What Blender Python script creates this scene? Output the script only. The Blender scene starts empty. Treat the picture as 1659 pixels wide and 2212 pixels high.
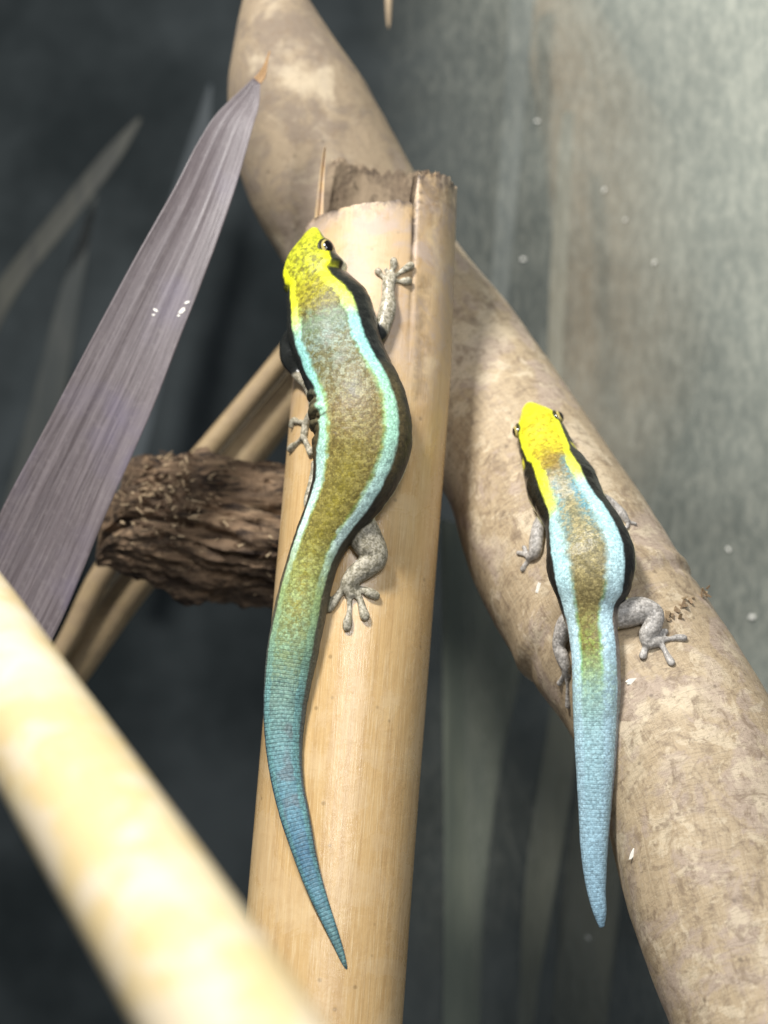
import bpy, bmesh, math, random
import numpy as np
from mathutils import Vector, noise as mnoise
from mathutils.bvhtree import BVHTree
random.seed(7); np.random.seed(7)
SC = bpy.context.scene
COL = SC.collection

# ------------------------------------------------------------------ camera, light, exposure
DIST = 0.30                       # camera to the plane y = 0, metres
K = 0.075e-3                      # metres per picture unit (1659 x 2212 units) on that plane
cam_d = bpy.data.cameras.new('camera'); cam = bpy.data.objects.new('camera', cam_d); COL.objects.link(cam)
cam.location = (0, -DIST, 0); cam.rotation_euler = (math.radians(90), 0, 0)
cam_d.sensor_fit = 'VERTICAL'; cam_d.sensor_height = 24; cam_d.lens = 24 * DIST / (2212 * K)
cam_d.clip_start = 0.005; cam_d.clip_end = 20
cam_d.dof.use_dof = True; cam_d.dof.focus_distance = 0.281; cam_d.dof.aperture_fstop = cam_d.lens / 4.0
SC.camera = cam
w = bpy.data.worlds.new('World'); SC.world = w; w.use_nodes = True
w.node_tree.nodes['Background'].inputs[0].default_value = (0.80, 0.88, 1.0, 1)
w.node_tree.nodes['Background'].inputs[1].default_value = 0.21
def area(name, loc, target, sx, sy, power, col):
    d = bpy.data.lights.new(name, 'AREA'); d.shape = 'RECTANGLE'; d.size = sx; d.size_y = sy
    d.energy = power; d.color = col
    o = bpy.data.objects.new(name, d); COL.objects.link(o); o.location = loc
    o.rotation_euler = (Vector(target) - Vector(loc)).to_track_quat('-Z', 'Y').to_euler()
    return o
area('terrarium_lamp', (-0.13, -0.20, 0.33), (0.0, 0.0, -0.01), 0.07, 0.045, 2.75, (1.0, 0.985, 0.96))
area('room_light', (0.09, -0.75, 0.36), (0, 0, 0), 0.13, 0.30, 2.85, (0.97, 0.98, 1.0))
vs = SC.view_settings; vs.view_transform = 'Standard'; vs.look = 'None'; vs.exposure = 0.08; vs.gamma = 1.0
SC.cycles.max_bounces = 6; SC.cycles.transparent_max_bounces = 8

# ------------------------------------------------------------------ helpers
def fac(y): return (DIST + y) / DIST
def at(px, py, y):
    f = fac(y) * K
    return Vector(((px - 829.5) * f, y, (1106 - py) * f))
def lin(c):
    c = np.asarray(c, float) / 255.0
    return np.where(c <= 0.04045, c / 12.92, ((c + 0.055) / 1.055) ** 2.4)
def rgba(c): return (*[float(v) for v in lin(c)], 1.0)
def tag(o, label=None, cat=None, group=None, kind=None):
    if label: o['label'] = label
    if cat: o['category'] = cat
    if group: o['group'] = group
    if kind: o['kind'] = kind
    return o
def empty(name, loc):
    o = bpy.data.objects.new(name, None); COL.objects.link(o); o.location = loc; o.empty_display_size = 0.01
    return o
def mesh_obj(name, verts, faces, mat, parent=None, smooth=True, attrs=None):
    """verts are world coordinates; the object is placed so that they stay put under its parent"""
    me = bpy.data.meshes.new(name)
    me.from_pydata([tuple(v) for v in verts], [], [tuple(int(i) for i in f) for f in faces])
    if smooth: me.polygons.foreach_set('use_smooth', [True] * len(me.polygons))
    if attrs:
        for k, a in attrs.items():
            at_ = me.attributes.new(k, 'FLOAT', 'POINT'); at_.data.foreach_set('value', np.asarray(a, np.float32))
    me.materials.append(mat); me.update()
    o = bpy.data.objects.new(name, me); COL.objects.link(o)
    if parent:
        o.parent = parent
        off = Vector(parent.location); q = parent.parent
        while q: off += Vector(q.location); q = q.parent
        o.location = -off
    return o
def cr(arr, n):
    """Catmull-Rom resample of rows to n rows (by chord length)"""
    a = np.asarray(arr, float)
    d = np.r_[0, np.cumsum(np.linalg.norm(np.diff(a[:, :2], axis=0), axis=1) + 1e-9)]
    t = np.linspace(0, d[-1], n); out = np.empty((n, a.shape[1]))
    m = np.gradient(a, d, axis=0)
    # limit slopes for monotone-ish behaviour
    idx = np.clip(np.searchsorted(d, t, side='right') - 1, 0, len(d) - 2)
    h = (d[idx + 1] - d[idx])[:, None]; u = ((t - d[idx])[:, None]) / h
    out = (2*u**3 - 3*u**2 + 1)*a[idx] + (u**3 - 2*u**2 + u)*h*m[idx] + (-2*u**3 + 3*u**2)*a[idx+1] + (u**3 - u**2)*h*m[idx+1]
    return out
def nz(p, sc, oct=3):
    return mnoise.fractal(Vector(p) * sc, 1.0, 2.0, oct, noise_basis='PERLIN_ORIGINAL')

# ---- node helpers
class NT:
    def __init__(s, name):
        s.m = bpy.data.materials.new(name); s.m.use_nodes = True; s.t = s.m.node_tree
        s.b = s.t.nodes['Principled BSDF']; s.out = s.t.nodes['Material Output']
    def n(s, typ, **kw):
        nd = s.t.nodes.new(typ)
        for k, v in kw.items():
            if k.startswith('_'): setattr(nd, k[1:], v)
        return nd
    def link(s, a, b): s.t.links.new(a, b)
    def set(s, sock, v):
        if hasattr(v, 'links') or isinstance(v, bpy.types.NodeSocket): s.link(v, sock)
        else: sock.default_value = v
    def attr(s, name, out='Fac'):
        nd = s.t.nodes.new('ShaderNodeAttribute'); nd.attribute_name = name; return nd.outputs[out]
    def comb(s, x, y, z=0.0):
        nd = s.t.nodes.new('ShaderNodeCombineXYZ'); s.set(nd.inputs[0], x); s.set(nd.inputs[1], y); s.set(nd.inputs[2], z); return nd.outputs[0]
    def math(s, op, a, b=0.0, c=0.0, clamp=False):
        nd = s.t.nodes.new('ShaderNodeMath'); nd.operation = op; nd.use_clamp = clamp
        s.set(nd.inputs[0], a); s.set(nd.inputs[1], b); s.set(nd.inputs[2], c); return nd.outputs[0]
    def ramp(s, fac, lo, hi):
        nd = s.t.nodes.new('ShaderNodeMapRange'); nd.clamp = True; nd.interpolation_type = 'SMOOTHSTEP'
        s.set(nd.inputs[0], fac); nd.inputs[1].default_value = lo; nd.inputs[2].default_value = hi; return nd.outputs[0]
    def mix(s, f, a, b, blend='MIX'):
        nd = s.t.nodes.new('ShaderNodeMix'); nd.data_type = 'RGBA'; nd.blend_type = blend
        s.set(nd.inputs[0], f); s.set(nd.inputs[6], a); s.set(nd.inputs[7], b); return nd.outputs[2]
    def noise(s, vec, scale, detail=4, rough=0.55, dist=0.0):
        nd = s.t.nodes.new('ShaderNodeTexNoise'); s.set(nd.inputs['Vector'], vec)
        nd.inputs['Scale'].default_value = scale; nd.inputs['Detail'].default_value = detail
        nd.inputs['Roughness'].default_value = rough; nd.inputs['Distortion'].default_value = dist; return nd.outputs[0]
    def voro(s, vec, scale, feature='F1', rnd=1.0):
        nd = s.t.nodes.new('ShaderNodeTexVoronoi'); nd.feature = feature; s.set(nd.inputs['Vector'], vec)
        nd.inputs['Scale'].default_value = scale; nd.inputs['Randomness'].default_value = rnd; return nd.outputs['Distance']
    def obj(s):
        return s.t.nodes.new('ShaderNodeTexCoord').outputs['Object']
    def bump(s, h, strength=0.3, dist=0.0003, prev=None):
        nd = s.t.nodes.new('ShaderNodeBump'); nd.inputs['Strength'].default_value = strength
        nd.inputs['Distance'].default_value = dist; s.set(nd.inputs['Height'], h)
        if prev is not None: s.link(prev, nd.inputs['Normal'])
        return nd.outputs[0]
    def done(s, color, rough=0.5, spec=0.5, normal=None):
        s.set(s.b.inputs['Base Color'], color); s.set(s.b.inputs['Roughness'], rough)
        s.b.inputs['Specular IOR Level'].default_value = spec
        if normal is not None: s.link(normal, s.b.inputs['Normal'])
        return s.m

def cane_mat(name, base, light, dark, pink, streak=0.5, blotch=0.5, rough=0.42, spec=0.45, weather=None, fine=0.3, patch=0.0):
    """bamboo: u = mm round the cane, v = mm along it; weather = (v_start, v_end, colour) greyer weathered zone"""
    t = NT(name); u = t.attr('u'); v = t.attr('v'); o = t.obj()
    sv = t.comb(u, t.math('MULTIPLY', v, 0.03)); s1 = t.noise(sv, 1.1, 6, 0.7); s2 = t.noise(sv, 4.5, 4, 0.65)
    bl = t.noise(o, 120, 8, 0.66, 0.5); b2 = t.noise(o, 420, 8, 0.72, 0.6); b3 = t.noise(o, 55, 6, 0.6, 0.3); b4 = t.noise(o, 1500, 4, 0.7)
    c = t.mix(t.math('MULTIPLY', t.ramp(s1, 0.42, 0.62), streak), rgba(base), rgba(dark))
    c = t.mix(t.math('MULTIPLY', t.ramp(s2, 0.50, 0.66), streak), c, rgba(light))
    c = t.mix(t.math('MULTIPLY', t.ramp(bl, 0.49, 0.58), blotch), c, rgba(pink))
    c = t.mix(t.math('MULTIPLY', t.ramp(b3, 0.52, 0.62), blotch * 0.8), c, rgba(light))
    c = t.mix(t.math('MULTIPLY', t.ramp(b2, 0.52, 0.64), fine), c, rgba(dark))
    c = t.mix(t.math('MULTIPLY', t.ramp(b4, 0.50, 0.68), fine * 0.5), c, rgba(light))
    if patch:
        pv = t.noise(o, 230, 7, 0.68, 0.5); c = t.mix(t.math('MULTIPLY', t.ramp(pv, 0.53, 0.61), patch), c, rgba(light))
        pv2 = t.noise(o, 300, 7, 0.7, 0.9); c = t.mix(t.math('MULTIPLY', t.ramp(pv2, 0.53, 0.66), patch), c, rgba(dark))
        # thin wrinkle lines running round the cane
        wr = t.noise(t.comb(t.math('MULTIPLY', u, 0.12), t.math('MULTIPLY', v, 0.9)), 1.0, 6, 0.7, 1.2); c = t.mix(t.math('MULTIPLY', t.ramp(t.math('ABSOLUTE', t.math('SUBTRACT', wr, 0.5)), 0.018, 0.004), 0.45), c, rgba([d * 0.7 for d in dark]))
    if weather:
        wv = t.math('ADD', v, t.math('MULTIPLY', t.noise(o, 120, 5, 0.65), 30.0))
        wm = t.ramp(wv, weather[0], weather[1])
        wc = t.mix(t.ramp(bl, 0.42, 0.60), rgba(weather[2]), rgba(weather[3]))
        wc = t.mix(t.math('MULTIPLY', t.ramp(b2, 0.5, 0.68), 0.55), wc, rgba(dark))
        wc = t.mix(t.math('MULTIPLY', t.ramp(b3, 0.5, 0.62), 0.5), wc, rgba(light))
        c = t.mix(t.math('SUBTRACT', 1.0, t.math('MULTIPLY', t.math('SUBTRACT', 1.0, wm), 0.85)), wc, c)
    we = t.attr('wear')
    wn = t.math('MULTIPLY', we, t.ramp(t.noise(o, 500, 7, 0.7, 0.6), 0.36, 0.58))
    c = t.mix(wn, c, t.mix(t.ramp(b2, 0.45, 0.6), rgba((112, 96, 80)), rgba((66, 54, 44))))
    sp = t.ramp(t.voro(o, 210), 0.10, 0.04)          # small dark specks
    scf = t.noise(t.comb(t.math('MULTIPLY', u, 0.35), t.math('MULTIPLY', v, 0.16)), 1.3, 7, 0.75, 1.5)
    c = t.mix(t.math('MULTIPLY', t.ramp(scf, 0.60, 0.72), 0.35), c, rgba(dark))
    c = t.mix(t.math('MULTIPLY', sp, max(0.4, 0.7 * fine)), c, rgba([d * 0.55 for d in dark]))
    h = t.math('ADD', t.math('MULTIPLY', s2, 0.5), t.math('MULTIPLY', b2, 0.5 + fine))
    nrm = t.bump(h, 0.25 + fine * 0.4, 0.0003)
    r = t.math('ADD', rough, t.math('MULTIPLY', t.ramp(bl, 0.35, 0.7), 0.15))
    if weather: r = t.math('ADD', r, t.math('MULTIPLY', t.math('SUBTRACT', 1.0, wm), 0.25))
    return t.done(c, r, spec, nrm)

# ------------------------------------------------------------------ canes
CANES = {}
def edge_tube(rows, n, m, mat, name, parent, bumps=None, cap=True, depth_scale=1.0):
    """rows: xL,yL,xR,yR,depth in picture units -> round tube. Returns object; keeps a BVH and the spine"""
    a = np.array([[(r[0]+r[2])/2, (r[1]+r[3])/2, math.hypot(r[2]-r[0], r[3]-r[1])/2, r[4]] for r in rows])
    s = cr(a, n); C = [at(x, y, d) for x, y, r, d in s]; R = [r * K * fac(d) for x, y, r, d in s]
    V, U, W = [], [], []; L = 0.0
    for i in range(n):
        T = (C[min(i+1, n-1)] - C[max(i-1, 0)]).normalized()
        vd = (Vector((0, -DIST, 0)) - C[i]).normalized()
        N = (vd - T * vd.dot(T)).normalized(); B = T.cross(N)
        if i: L += (C[i] - C[i-1]).length
        for j in range(m):
            th = 2 * math.pi * j / m
            rr = R[i] * (1 + (bumps(L * 1e3, th, s[i]) if bumps else 0))
            p = C[i] + (N * math.cos(th) * depth_scale + B * math.sin(th)) * rr
            V.append(p); U.append((th if th < math.pi else th - 2*math.pi) * R[i] * 1e3); W.append(L * 1e3)
    F = [(i*m + j, i*m + (j+1) % m, (i+1)*m + (j+1) % m, (i+1)*m + j) for i in range(n-1) for j in range(m)]
    if cap: F += [tuple(range(m))[::-1], tuple((n-1)*m + j for j in range(m))]
    # keep the seam at the back
    o = mesh_obj(name, V, F, mat, parent, attrs={'u': U, 'v': W})
    o['_k'] = 1; del o['_k']
    CANES[name if parent is None else parent.name] = dict(bvh=BVHTree.FromPolygons(V, F), sp=s, C=C, R=R)
    return o

# --- upright cane with the broken hollow top (horizontal rings)
M_cane1 = cane_mat('bamboo_smooth', (202, 168, 116), (222, 198, 154), (174, 138, 90), (208, 182, 142), 0.55, 0.3, 0.20, 0.65,
                   weather=(44, 70, (190, 162, 124), (178, 158, 142)), fine=0.18)
M_inner = cane_mat('bamboo_inside', (112, 96, 78), (150, 132, 108), (62, 52, 43), (92, 79, 66), 0.4, 0.8, 0.7, 0.2, fine=0.8)  # inner wall colour darkened for the shade inside the hollow
def c1_edges(py):
    L = np.interp(py, [300, 823, 1980, 2700], [668, 633, 531, 468]); R = np.interp(py, [300, 420, 800, 1000, 1250, 1700, 2212, 2700], [987, 985, 974, 960, 941, 906, 869, 833])
    return L, R
def c1_depth(py): return -(py - 1300) * 0.018 / 900
def rim_py(th):    # th degrees, 0 = towards camera, + = right
    xs = [-180, -150, -136, -132, -124, -96, -88, -70, -45, -10, 12, 24, 26.5, 28.5, 40, 60, 80, 100, 125, 150, 180]
    ys = [372, 352, 344, 350, 500, 510, 520, 486, 460, 438, 432, 438, 452, 378, 373, 381, 412, 408, 382, 377, 372]
    return float(np.interp(th, xs, ys))
def build_cane1():
    root = empty('bamboo_cane', at(700, 2500, c1_depth(2500)))
    m, n = 240, 230
    def ring_pt(py, th, k):
        L, R = c1_edges(py); d = c1_depth(py); c = at((L+R)/2, py, d); r = (R-L)/2 * K * fac(d)
        a = math.radians(th)
        g = math.exp(-((th - 27) / 1.3) ** 2) * max(0, min(1, (800 - py) / 300)) * 0.045       # split running down from the rim
        g += math.exp(-((th - 38) / 5) ** 2) * (1 if 600 < py < 870 else 0) * 0.012
        step = 0.012 * (1 / (1 + math.exp(-(th - 27) * 3))) * max(0, min(1, (760 - py) / 300)) if 0 < th < 120 else 0
        node = 0.0
        rr = r * k * (1 - g + step + node + 0.004 * nz((th * 0.03, py * 0.002, 1), 1.0, 2))
        p = c + Vector((math.sin(a), -math.cos(a), 0)) * rr
        p.z = (1106 - py) * K * fac(p.y) if py < 700 else p.z + ((1106 - py) * K * fac(p.y) - p.z) * max(0.0, (1500 - py) / 800)   # rings tip forward towards the slanted cut
        return p
    V, U, W, WE = [], [], [], []
    for j in range(m):
        th = -180 + 360 * j / m
        top = rim_py(th) + (16 if th > 25 or th < -100 else 6) * nz((th * 0.13, 0, 3), 1.0, 4) + 2 * nz((th * 0.6, 5, 3), 1.0, 2)
        for i in range(n):
            q = i / (n - 1); py = top + (2600 - top) * q
            V.append(ring_pt(py, th, 1.0)); U.append(math.radians(th) * 12.6); W.append((py - 300) * 0.075)
            WE.append(min(1, math.exp(-(py - top) / (70.0 if 24 < th < 120 else 16.0)) + (0.9 * math.exp(-((th - 27 - 2*nz((py*0.02, 1, 1), 1.0, 2)) / 3.0) ** 2) * max(0, min(1, (760 - py) / 350))) + (0.25 if 600 < py < 870 and 30 < th < 44 + 3*nz((py*.03, 7, 7), 1.0, 2) else 0)))
    F = [(j*n + i, j*n + i + 1, ((j+1) % m)*n + i + 1, ((j+1) % m)*n + i) for j in range(m) for i in range(n-1)]
    out_n = len(V)
    mesh_obj('cane_wall', V, F, M_cane1, root, attrs={'u': U, 'v': W, 'wear': WE})
    CANES['c1'] = dict(bvh=BVHTree.FromPolygons(V, F))
    ys = np.linspace(300, 2600, 120); CANES['c1']['sp'] = np.array([[sum(c1_edges(y))/2, y, (c1_edges(y)[1]-c1_edges(y)[0])/2, c1_depth(y)] for y in ys])
    # rim and inner wall
    V2, U2, W2, ni = [], [], [], 60
    for j in range(m):
        th = -180 + 360 * j / m
        top = rim_py(th) + (16 if th > 25 or th < -100 else 6) * nz((th * 0.13, 0, 3), 1.0, 4) + 2 * nz((th * 0.6, 5, 3), 1.0, 2)
        for i in range(ni):
            if i == 0: p = ring_pt(top, th, 0.999)
            else:
                py = top + 3 + (900 - top) * ((i-1)/(ni-2)) ** 1.3
                p = ring_pt(py, th, 0.86 + 0.02 * nz((th*0.05, py*0.02, 9), 1.0, 3))
            V2.append(p); U2.append(math.radians(th) * 11); W2.append(i * 1.0)
    F2 = [(j*ni + i, ((j+1) % m)*ni + i, ((j+1) % m)*ni + i + 1, j*ni + i + 1) for j in range(m) for i in range(ni-1)]
    F2.append(tuple(j*ni + ni - 1 for j in range(m)))
    mesh_obj('hollow', V2, F2, M_inner, root, attrs={'u': U2, 'v': W2})
    # upright splinter left standing on the left of the rim
    prof = [(684, 545, 13), (688, 480, 12), (692, 420, 9), (697, 360, 6), (702, 318, 2)]
    V3, F3 = [], []
    for (x, y, h) in prof:
        d0 = c1_depth(y) - 0.003
        for (dx, dy) in ((-h, 0), (-h*0.35, -0.0011), (h*0.2, -0.0003), (h, -0.0008), (h, 0.0012), (-h*0.5, 0.0012)):
            V3.append(at(x + dx * 0.8, y, d0 + dy))
    for i in range(len(prof)-1):
        for j in range(6): F3.append((i*6+j, i*6+(j+1) % 6, (i+1)*6+(j+1) % 6, (i+1)*6+j))
    F3 += [tuple(range(6)), tuple(24 + j for j in range(6))]
    mesh_obj('splinter', V3, F3, M_cane1, root, smooth=False, attrs={'u': [v.x * 1e3 for v in V3], 'v': [-v.z*1e3 + 90 for v in V3]})
    # loose fibres on the torn rim
    rnd = random.Random(3)
    for q in range(26):
        th = rnd.choice([rnd.uniform(30, 110), rnd.uniform(24, 60), rnd.uniform(100, 250)]); th = th if th <= 180 else th - 360
        top = rim_py(th); b = ring_pt(top + 6, th, 0.95); tip = b + Vector((rnd.uniform(-.5, .5), rnd.uniform(-.5, .5), rnd.uniform(0.3, 1.1))) * 1e-3
        s = 0.00016; w_ = Vector((s, 0, 0)); d_ = Vector((0, s, 0))
        mesh_obj('fibre', [b - w_, b + w_, b + d_, tip], [(0, 1, 3), (1, 2, 3), (2, 0, 3), (0, 2, 1)], M_cane1, root, attrs={'u': [th]*4, 'v': [10]*4})
    tag(root, 'upright tan bamboo cane with torn hollow top carrying the larger gecko', 'bamboo cane')
    return root
CANE1 = build_cane1()

# --- thick mottled cane slanting behind it
M_cane2 = cane_mat('bamboo_mottled', (176, 156, 126), (206, 190, 162), (124, 106, 86), (170, 152, 138), 0.25, 0.7, 0.5, 0.3,
                   weather=(54, 90, (140, 124, 102), (116, 103, 88)), fine=0.6, patch=0.65)
rows2 = [(552, -130, 580, -142, .047), (538, -70, 606, -85, .047), (520, 15, 660, -10, .047), (503, 110, 712, 68, .047), (493, 210, 762, 140, .047), (503, 310, 812, 225, .047),
         (535, 425, 860, 310, .047), (605, 555, 915, 405, .047), (690, 700, 988, 528, .045), (830, 900, 1130, 702, .037),
         (965, 1075, 1285, 925, .024), (1022, 1250, 1400, 1100, .014), (1098, 1392, 1476, 1225, .006), (1230, 1582, 1602, 1415, -.003),
         (1314, 1780, 1712, 1610, -.012), (1362, 1985, 1775, 1850, -.02), (1448, 2222, 1850, 2085, -.028), (1540, 2440, 1940, 2300, -.036)]
def bump2(L, th, s):
    b = 0.02 * nz((L * 0.03, math.cos(th) * 1.2, math.sin(th) * 1.2), 1.0, 3) + 0.006 * nz((L*0.2, math.cos(th)*4, math.sin(th)*4), 1.0, 2)
    tt = (s[1] - 1300) + (s[0] - 1265) * -0.2
    b += 0.035 * math.exp(-((s[1] - 1335) / 14.0) ** 2) - 0.02 * math.exp(-((s[1] - 1362) / 8.0) ** 2)
    return b
root2 = empty('mottled_cane', at(1740, 2400, -.036))
edge_tube(rows2, 260, 120, M_cane2, 'cane_wall', root2, bump2); CANES['c2'] = CANES[root2.name]
tag(root2, 'thick mottled brown bamboo cane slanting behind, carrying the smaller yellow-headed gecko', 'bamboo cane')

# surface point of a cane under a picture position (clamped a little inside the outline)
ORI = Vector((0, -DIST, 0))
def surf(key, px, py, clampf=0.8):
    c = CANES[key]; sp = c['sp']
    i = int(np.argmin((sp[:, 0]-px)**2 + (sp[:, 1]-py)**2)); cx, cy, r = sp[i, 0], sp[i, 1], sp[i, 2]
    dx, dy = px - cx, py - cy; d = math.hypot(dx, dy)
    if d > r * clampf: px, py = cx + dx / d * r * clampf, cy + dy / d * r * clampf
    dr = (at(px, py, 0) - ORI).normalized()
    h = c['bvh'].ray_cast(ORI, dr)
    return h[0].y if h[0] is not None else sp[i, 3]

# torn bark at the node of the mottled cane
M_bark = cane_mat('node_bark', (140, 118, 92), (190, 168, 132), (84, 68, 52), (112, 94, 76), 0.6, 0.4, 0.7, 0.2, fine=0.6)
rnd = random.Random(11)
for q in range(16):
    px = 1432 + rnd.uniform(0, 100); py = 1345 - (px - 1432) * 0.75 + rnd.gauss(0, 9)
    y0 = surf('c2', px, py, 0.97); b = at(px, py, y0 - 0.0003)
    ax = Vector((rnd.uniform(-.6, 1), 0, rnd.uniform(-.8, .9))).normalized(); up = Vector((-ax.z, 0, ax.x)); l = rnd.uniform(.2, .9)*1e-3; w_ = rnd.uniform(.12, .5)*1e-3
    li = Vector((0, -rnd.uniform(.1, .7)*1e-3, 0)); ba = Vector((0, 0.0006, 0))
    P8 = [b - ax*l - up*w_, b - ax*l + up*w_, b + ax*l + up*w_*.5 + li, b + ax*l - up*w_*.5 + li]; P8 += [p + ba for p in P8]
    mesh_obj('bark_shred', P8, [(0, 1, 2, 3), (7, 6, 5, 4), (0, 4, 5, 1), (1, 5, 6, 2), (2, 6, 7, 3), (3, 7, 4, 0)], M_bark, root2, smooth=False,
             attrs={'u': [rnd.uniform(0, 30)]*8, 'v': [rnd.uniform(0, 30)]*8})

# --- pale cane close to the lens
M_cane3 = cane_mat('bamboo_pale', (208, 186, 138), (222, 212, 184), (196, 164, 108), (212, 200, 180), 0.15, 0.6, 0.32, 0.5, fine=0.1)
rows3 = [(-470, 1030, -290, 920, -.035), (-185, 1373, 0, 1240, -.062), (-62, 1592, 150, 1445, -.092), (66, 1818, 300, 1650, -.116), (235, 2115, 500, 1930, -.138), (409, 2422, 700, 2212, -.155), (600, 2760, 920, 2530, -.170)]
root3 = empty('pale_cane', at(740, 2640, -.142))
def bump3(L, th, s): return 0.006 * nz((L * 0.05, math.cos(th), math.sin(th)), 1.0, 2)
edge_tube(rows3, 120, 96, M_cane3, 'cane_wall', root3, bump3)
tag(root3, 'pale yellow bamboo cane, blurred, crossing in front of the purple leaf base', 'bamboo cane')

# --- split cane on the left, behind the leaf: two halves with a dark gap
M_split = cane_mat('split_bamboo', (160, 138, 104), (186, 166, 130), (116, 98, 74), (146, 126, 102), 0.5, 0.4, 0.5, 0.3, fine=0.4)
root4 = empty('split_cane', at(60, 1520, .062))
edge_tube([(700, 620, 734, 650, .062), (604, 746, 636, 776, .062), (424, 962, 462, 990, .062), (196, 1232, 236, 1262, .062), (118, 1390, 150, 1418, .062), (-20, 1560, 20, 1590, .062)],
          90, 40, M_split, 'cane_half', root4, bump3)
edge_tube([(742, 662, 800, 712, .068), (640, 782, 700, 836, .068), (470, 986, 536, 1040, .068), (240, 1262, 300, 1312, .068), (150, 1392, 190, 1462, .068), (20, 1580, 70, 1640, .068)],
          90, 40, M_split, 'cane_half', root4, bump3)
tag(root4, 'thin split bamboo cane passing behind the rough brown log', 'bamboo cane')

# ------------------------------------------------------------------ rough log stub
def log_mat():
    t = NT('rotten_wood'); o = t.obj(); 
    mp = t.n('ShaderNodeMapping'); mp.inputs['Scale'].default_value = (0.22, 1, 1.3); mp.inputs['Rotation'].default_value = (0, math.radians(-12), 0); t.link(o, mp.inputs[0])
    v = mp.outputs[0]
    a = t.noise(v, 260, 6, 0.7, 0.8); b = t.noise(v, 700, 5, 0.7, 0.5); c_ = t.noise(o, 110, 3, 0.5)
    c = t.mix(t.ramp(a, 0.38, 0.60), rgba((50, 41, 35)), rgba((132, 109, 86)))
    c = t.mix(t.math('MULTIPLY', t.ramp(b, 0.52, 0.72), 0.6), c, rgba((186, 160, 126)))
    c = t.mix(t.math('MULTIPLY', t.ramp(c_, 0.5, 0.65), 0.5), c, rgba((84, 70, 58)))
    n = t.bump(t.math('ADD', a, t.math('MULTIPLY', b, 0.5)), 0.9, 0.0012)
    return t.done(c, 0.8, 0.2, n)
M_log = log_mat()
def build_log():
    root = empty('log_stub', at(450, 1330, .034))
    # rows: top edge, bottom edge, depth
    rows = [(218, 1196, 200, 1222, .040), (232, 1130, 212, 1226, .039), (262, 1062, 240, 1236, .038), (300, 1012, 280, 1254, .037), (350, 990, 330, 1270, .036), (430, 984, 410, 1292, .036),
            (520, 992, 505, 1310, .036), (615, 1000, 600, 1322, .036), (720, 1010, 710, 1330, .036), (800, 1020, 795, 1330, .036)]
    a = np.array([[(r[0]+r[2])/2, (r[1]+r[3])/2, math.hypot(r[2]-r[0], r[3]-r[1])/2, r[4]] for r in rows])
    n, m = 230, 200; s = cr(a, n); V = []
    for i in range(n):
        C = at(s[i, 0], s[i, 1], s[i, 3]); R = max(s[i, 2], 2) * K * fac(s[i, 3])
        for j in range(m):
            th = 2*math.pi*j/m; up = math.cos(th); fr = math.sin(th)
            p0 = C + Vector((0, -fr*0.8, up)) * R
            L = C.x * 1e3
            rid = nz((L*0.05, up*2.6 + L*0.03, fr*2.6), 1.0, 4)
            rid2 = abs(nz((L*0.045, up*5 + L*0.05, fr*5), 1.0, 4))
            lump = nz((p0.x*110, p0.y*110, p0.z*110), 1.0, 5)
            end = max(0, min(1, (470 - s[i, 0]) / 260))*max(0, min(1, up*1.2+0.7))           # crumbled broken end
            dr = 0.16 * rid - 0.36 * rid2 + 0.12 * lump + 0.05 * nz((p0.x*120, p0.y*700, p0.z*700), 1.0, 4) + end * (0.42 * lump + 0.12 * nz((p0.x*420, p0.y*420, p0.z*420), 1.0, 3))
            V.append(C + Vector((0, -fr*0.8, up)) * R * (1 + dr*min(1, R/0.004)))
    F = [(i*m+j, (i+1)*m+j, (i+1)*m+(j+1) % m, i*m+(j+1) % m) for i in range(n-1) for j in range(m)]
    F += [tuple(range(m))[::-1], tuple((n-1)*m+j for j in range(m))]
    mesh_obj('wood', V, F, M_log, root)
    bv = BVHTree.FromPolygons(V, F)
    # lighter splinters and flakes clinging to the broken end
    t = NT('pale_splinter'); o_ = t.obj(); cc = t.mix(t.noise(o_, 500, 3), rgba((146, 122, 94)), rgba((212, 190, 154))); M_sp = t.done(cc, 0.7, 0.2)
    t = NT('dark_splinter'); o_ = t.obj(); cc = t.mix(t.noise(o_, 500, 3), rgba((44, 34, 28)), rgba((104, 80, 60))); M_sd = t.done(cc, 0.8, 0.2)
    r = random.Random(5); k = 0
    while k < 260:
        if r.random() < 0.72: px, py = r.gauss(365, 55), r.gauss(1075, 50)
        else: px, py = r.uniform(230, 610), r.uniform(990, 1290)
        h = bv.ray_cast(ORI, (at(px, py, 0) - ORI).normalized())
        if h[0] is None: continue
        k += 1
        b = h[0]; ang = r.gauss(-0.15, 0.5) if r.random() < 0.7 else r.uniform(-1.6, 1.6)
        ax = Vector((math.cos(ang), r.uniform(-.35, .1), math.sin(ang))).normalized(); up = ax.cross(Vector((r.uniform(-.5, .5), 1, r.uniform(-.5, .5)))).normalized(); no = ax.cross(up)
        l = (r.uniform(.25, .7) if r.random() < 0.75 else r.uniform(.8, 1.8))*1e-3; w_ = r.uniform(.06, .22)*1e-3*(0.6 if l > 7e-4 else 1)
        b = b + Vector((0, -w_*0.6, 0))
        P = [b - ax*l - up*w_, b - ax*l + up*w_, b + ax*l + up*w_*.4, b + ax*l - up*w_*.4]; P += [p + no*w_*1.4 for p in P]
        mesh_obj('splinter', P, [(0, 1, 2, 3), (7, 6, 5, 4), (0, 4, 5, 1), (1, 5, 6, 2), (2, 6, 7, 3), (3, 7, 4, 0)], M_sp if r.random() < 0.42 else M_sd, root, smooth=False)
    tag(root, 'dark brown crumbling log stub jutting out behind the upright bamboo', 'log')
build_log()

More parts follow.
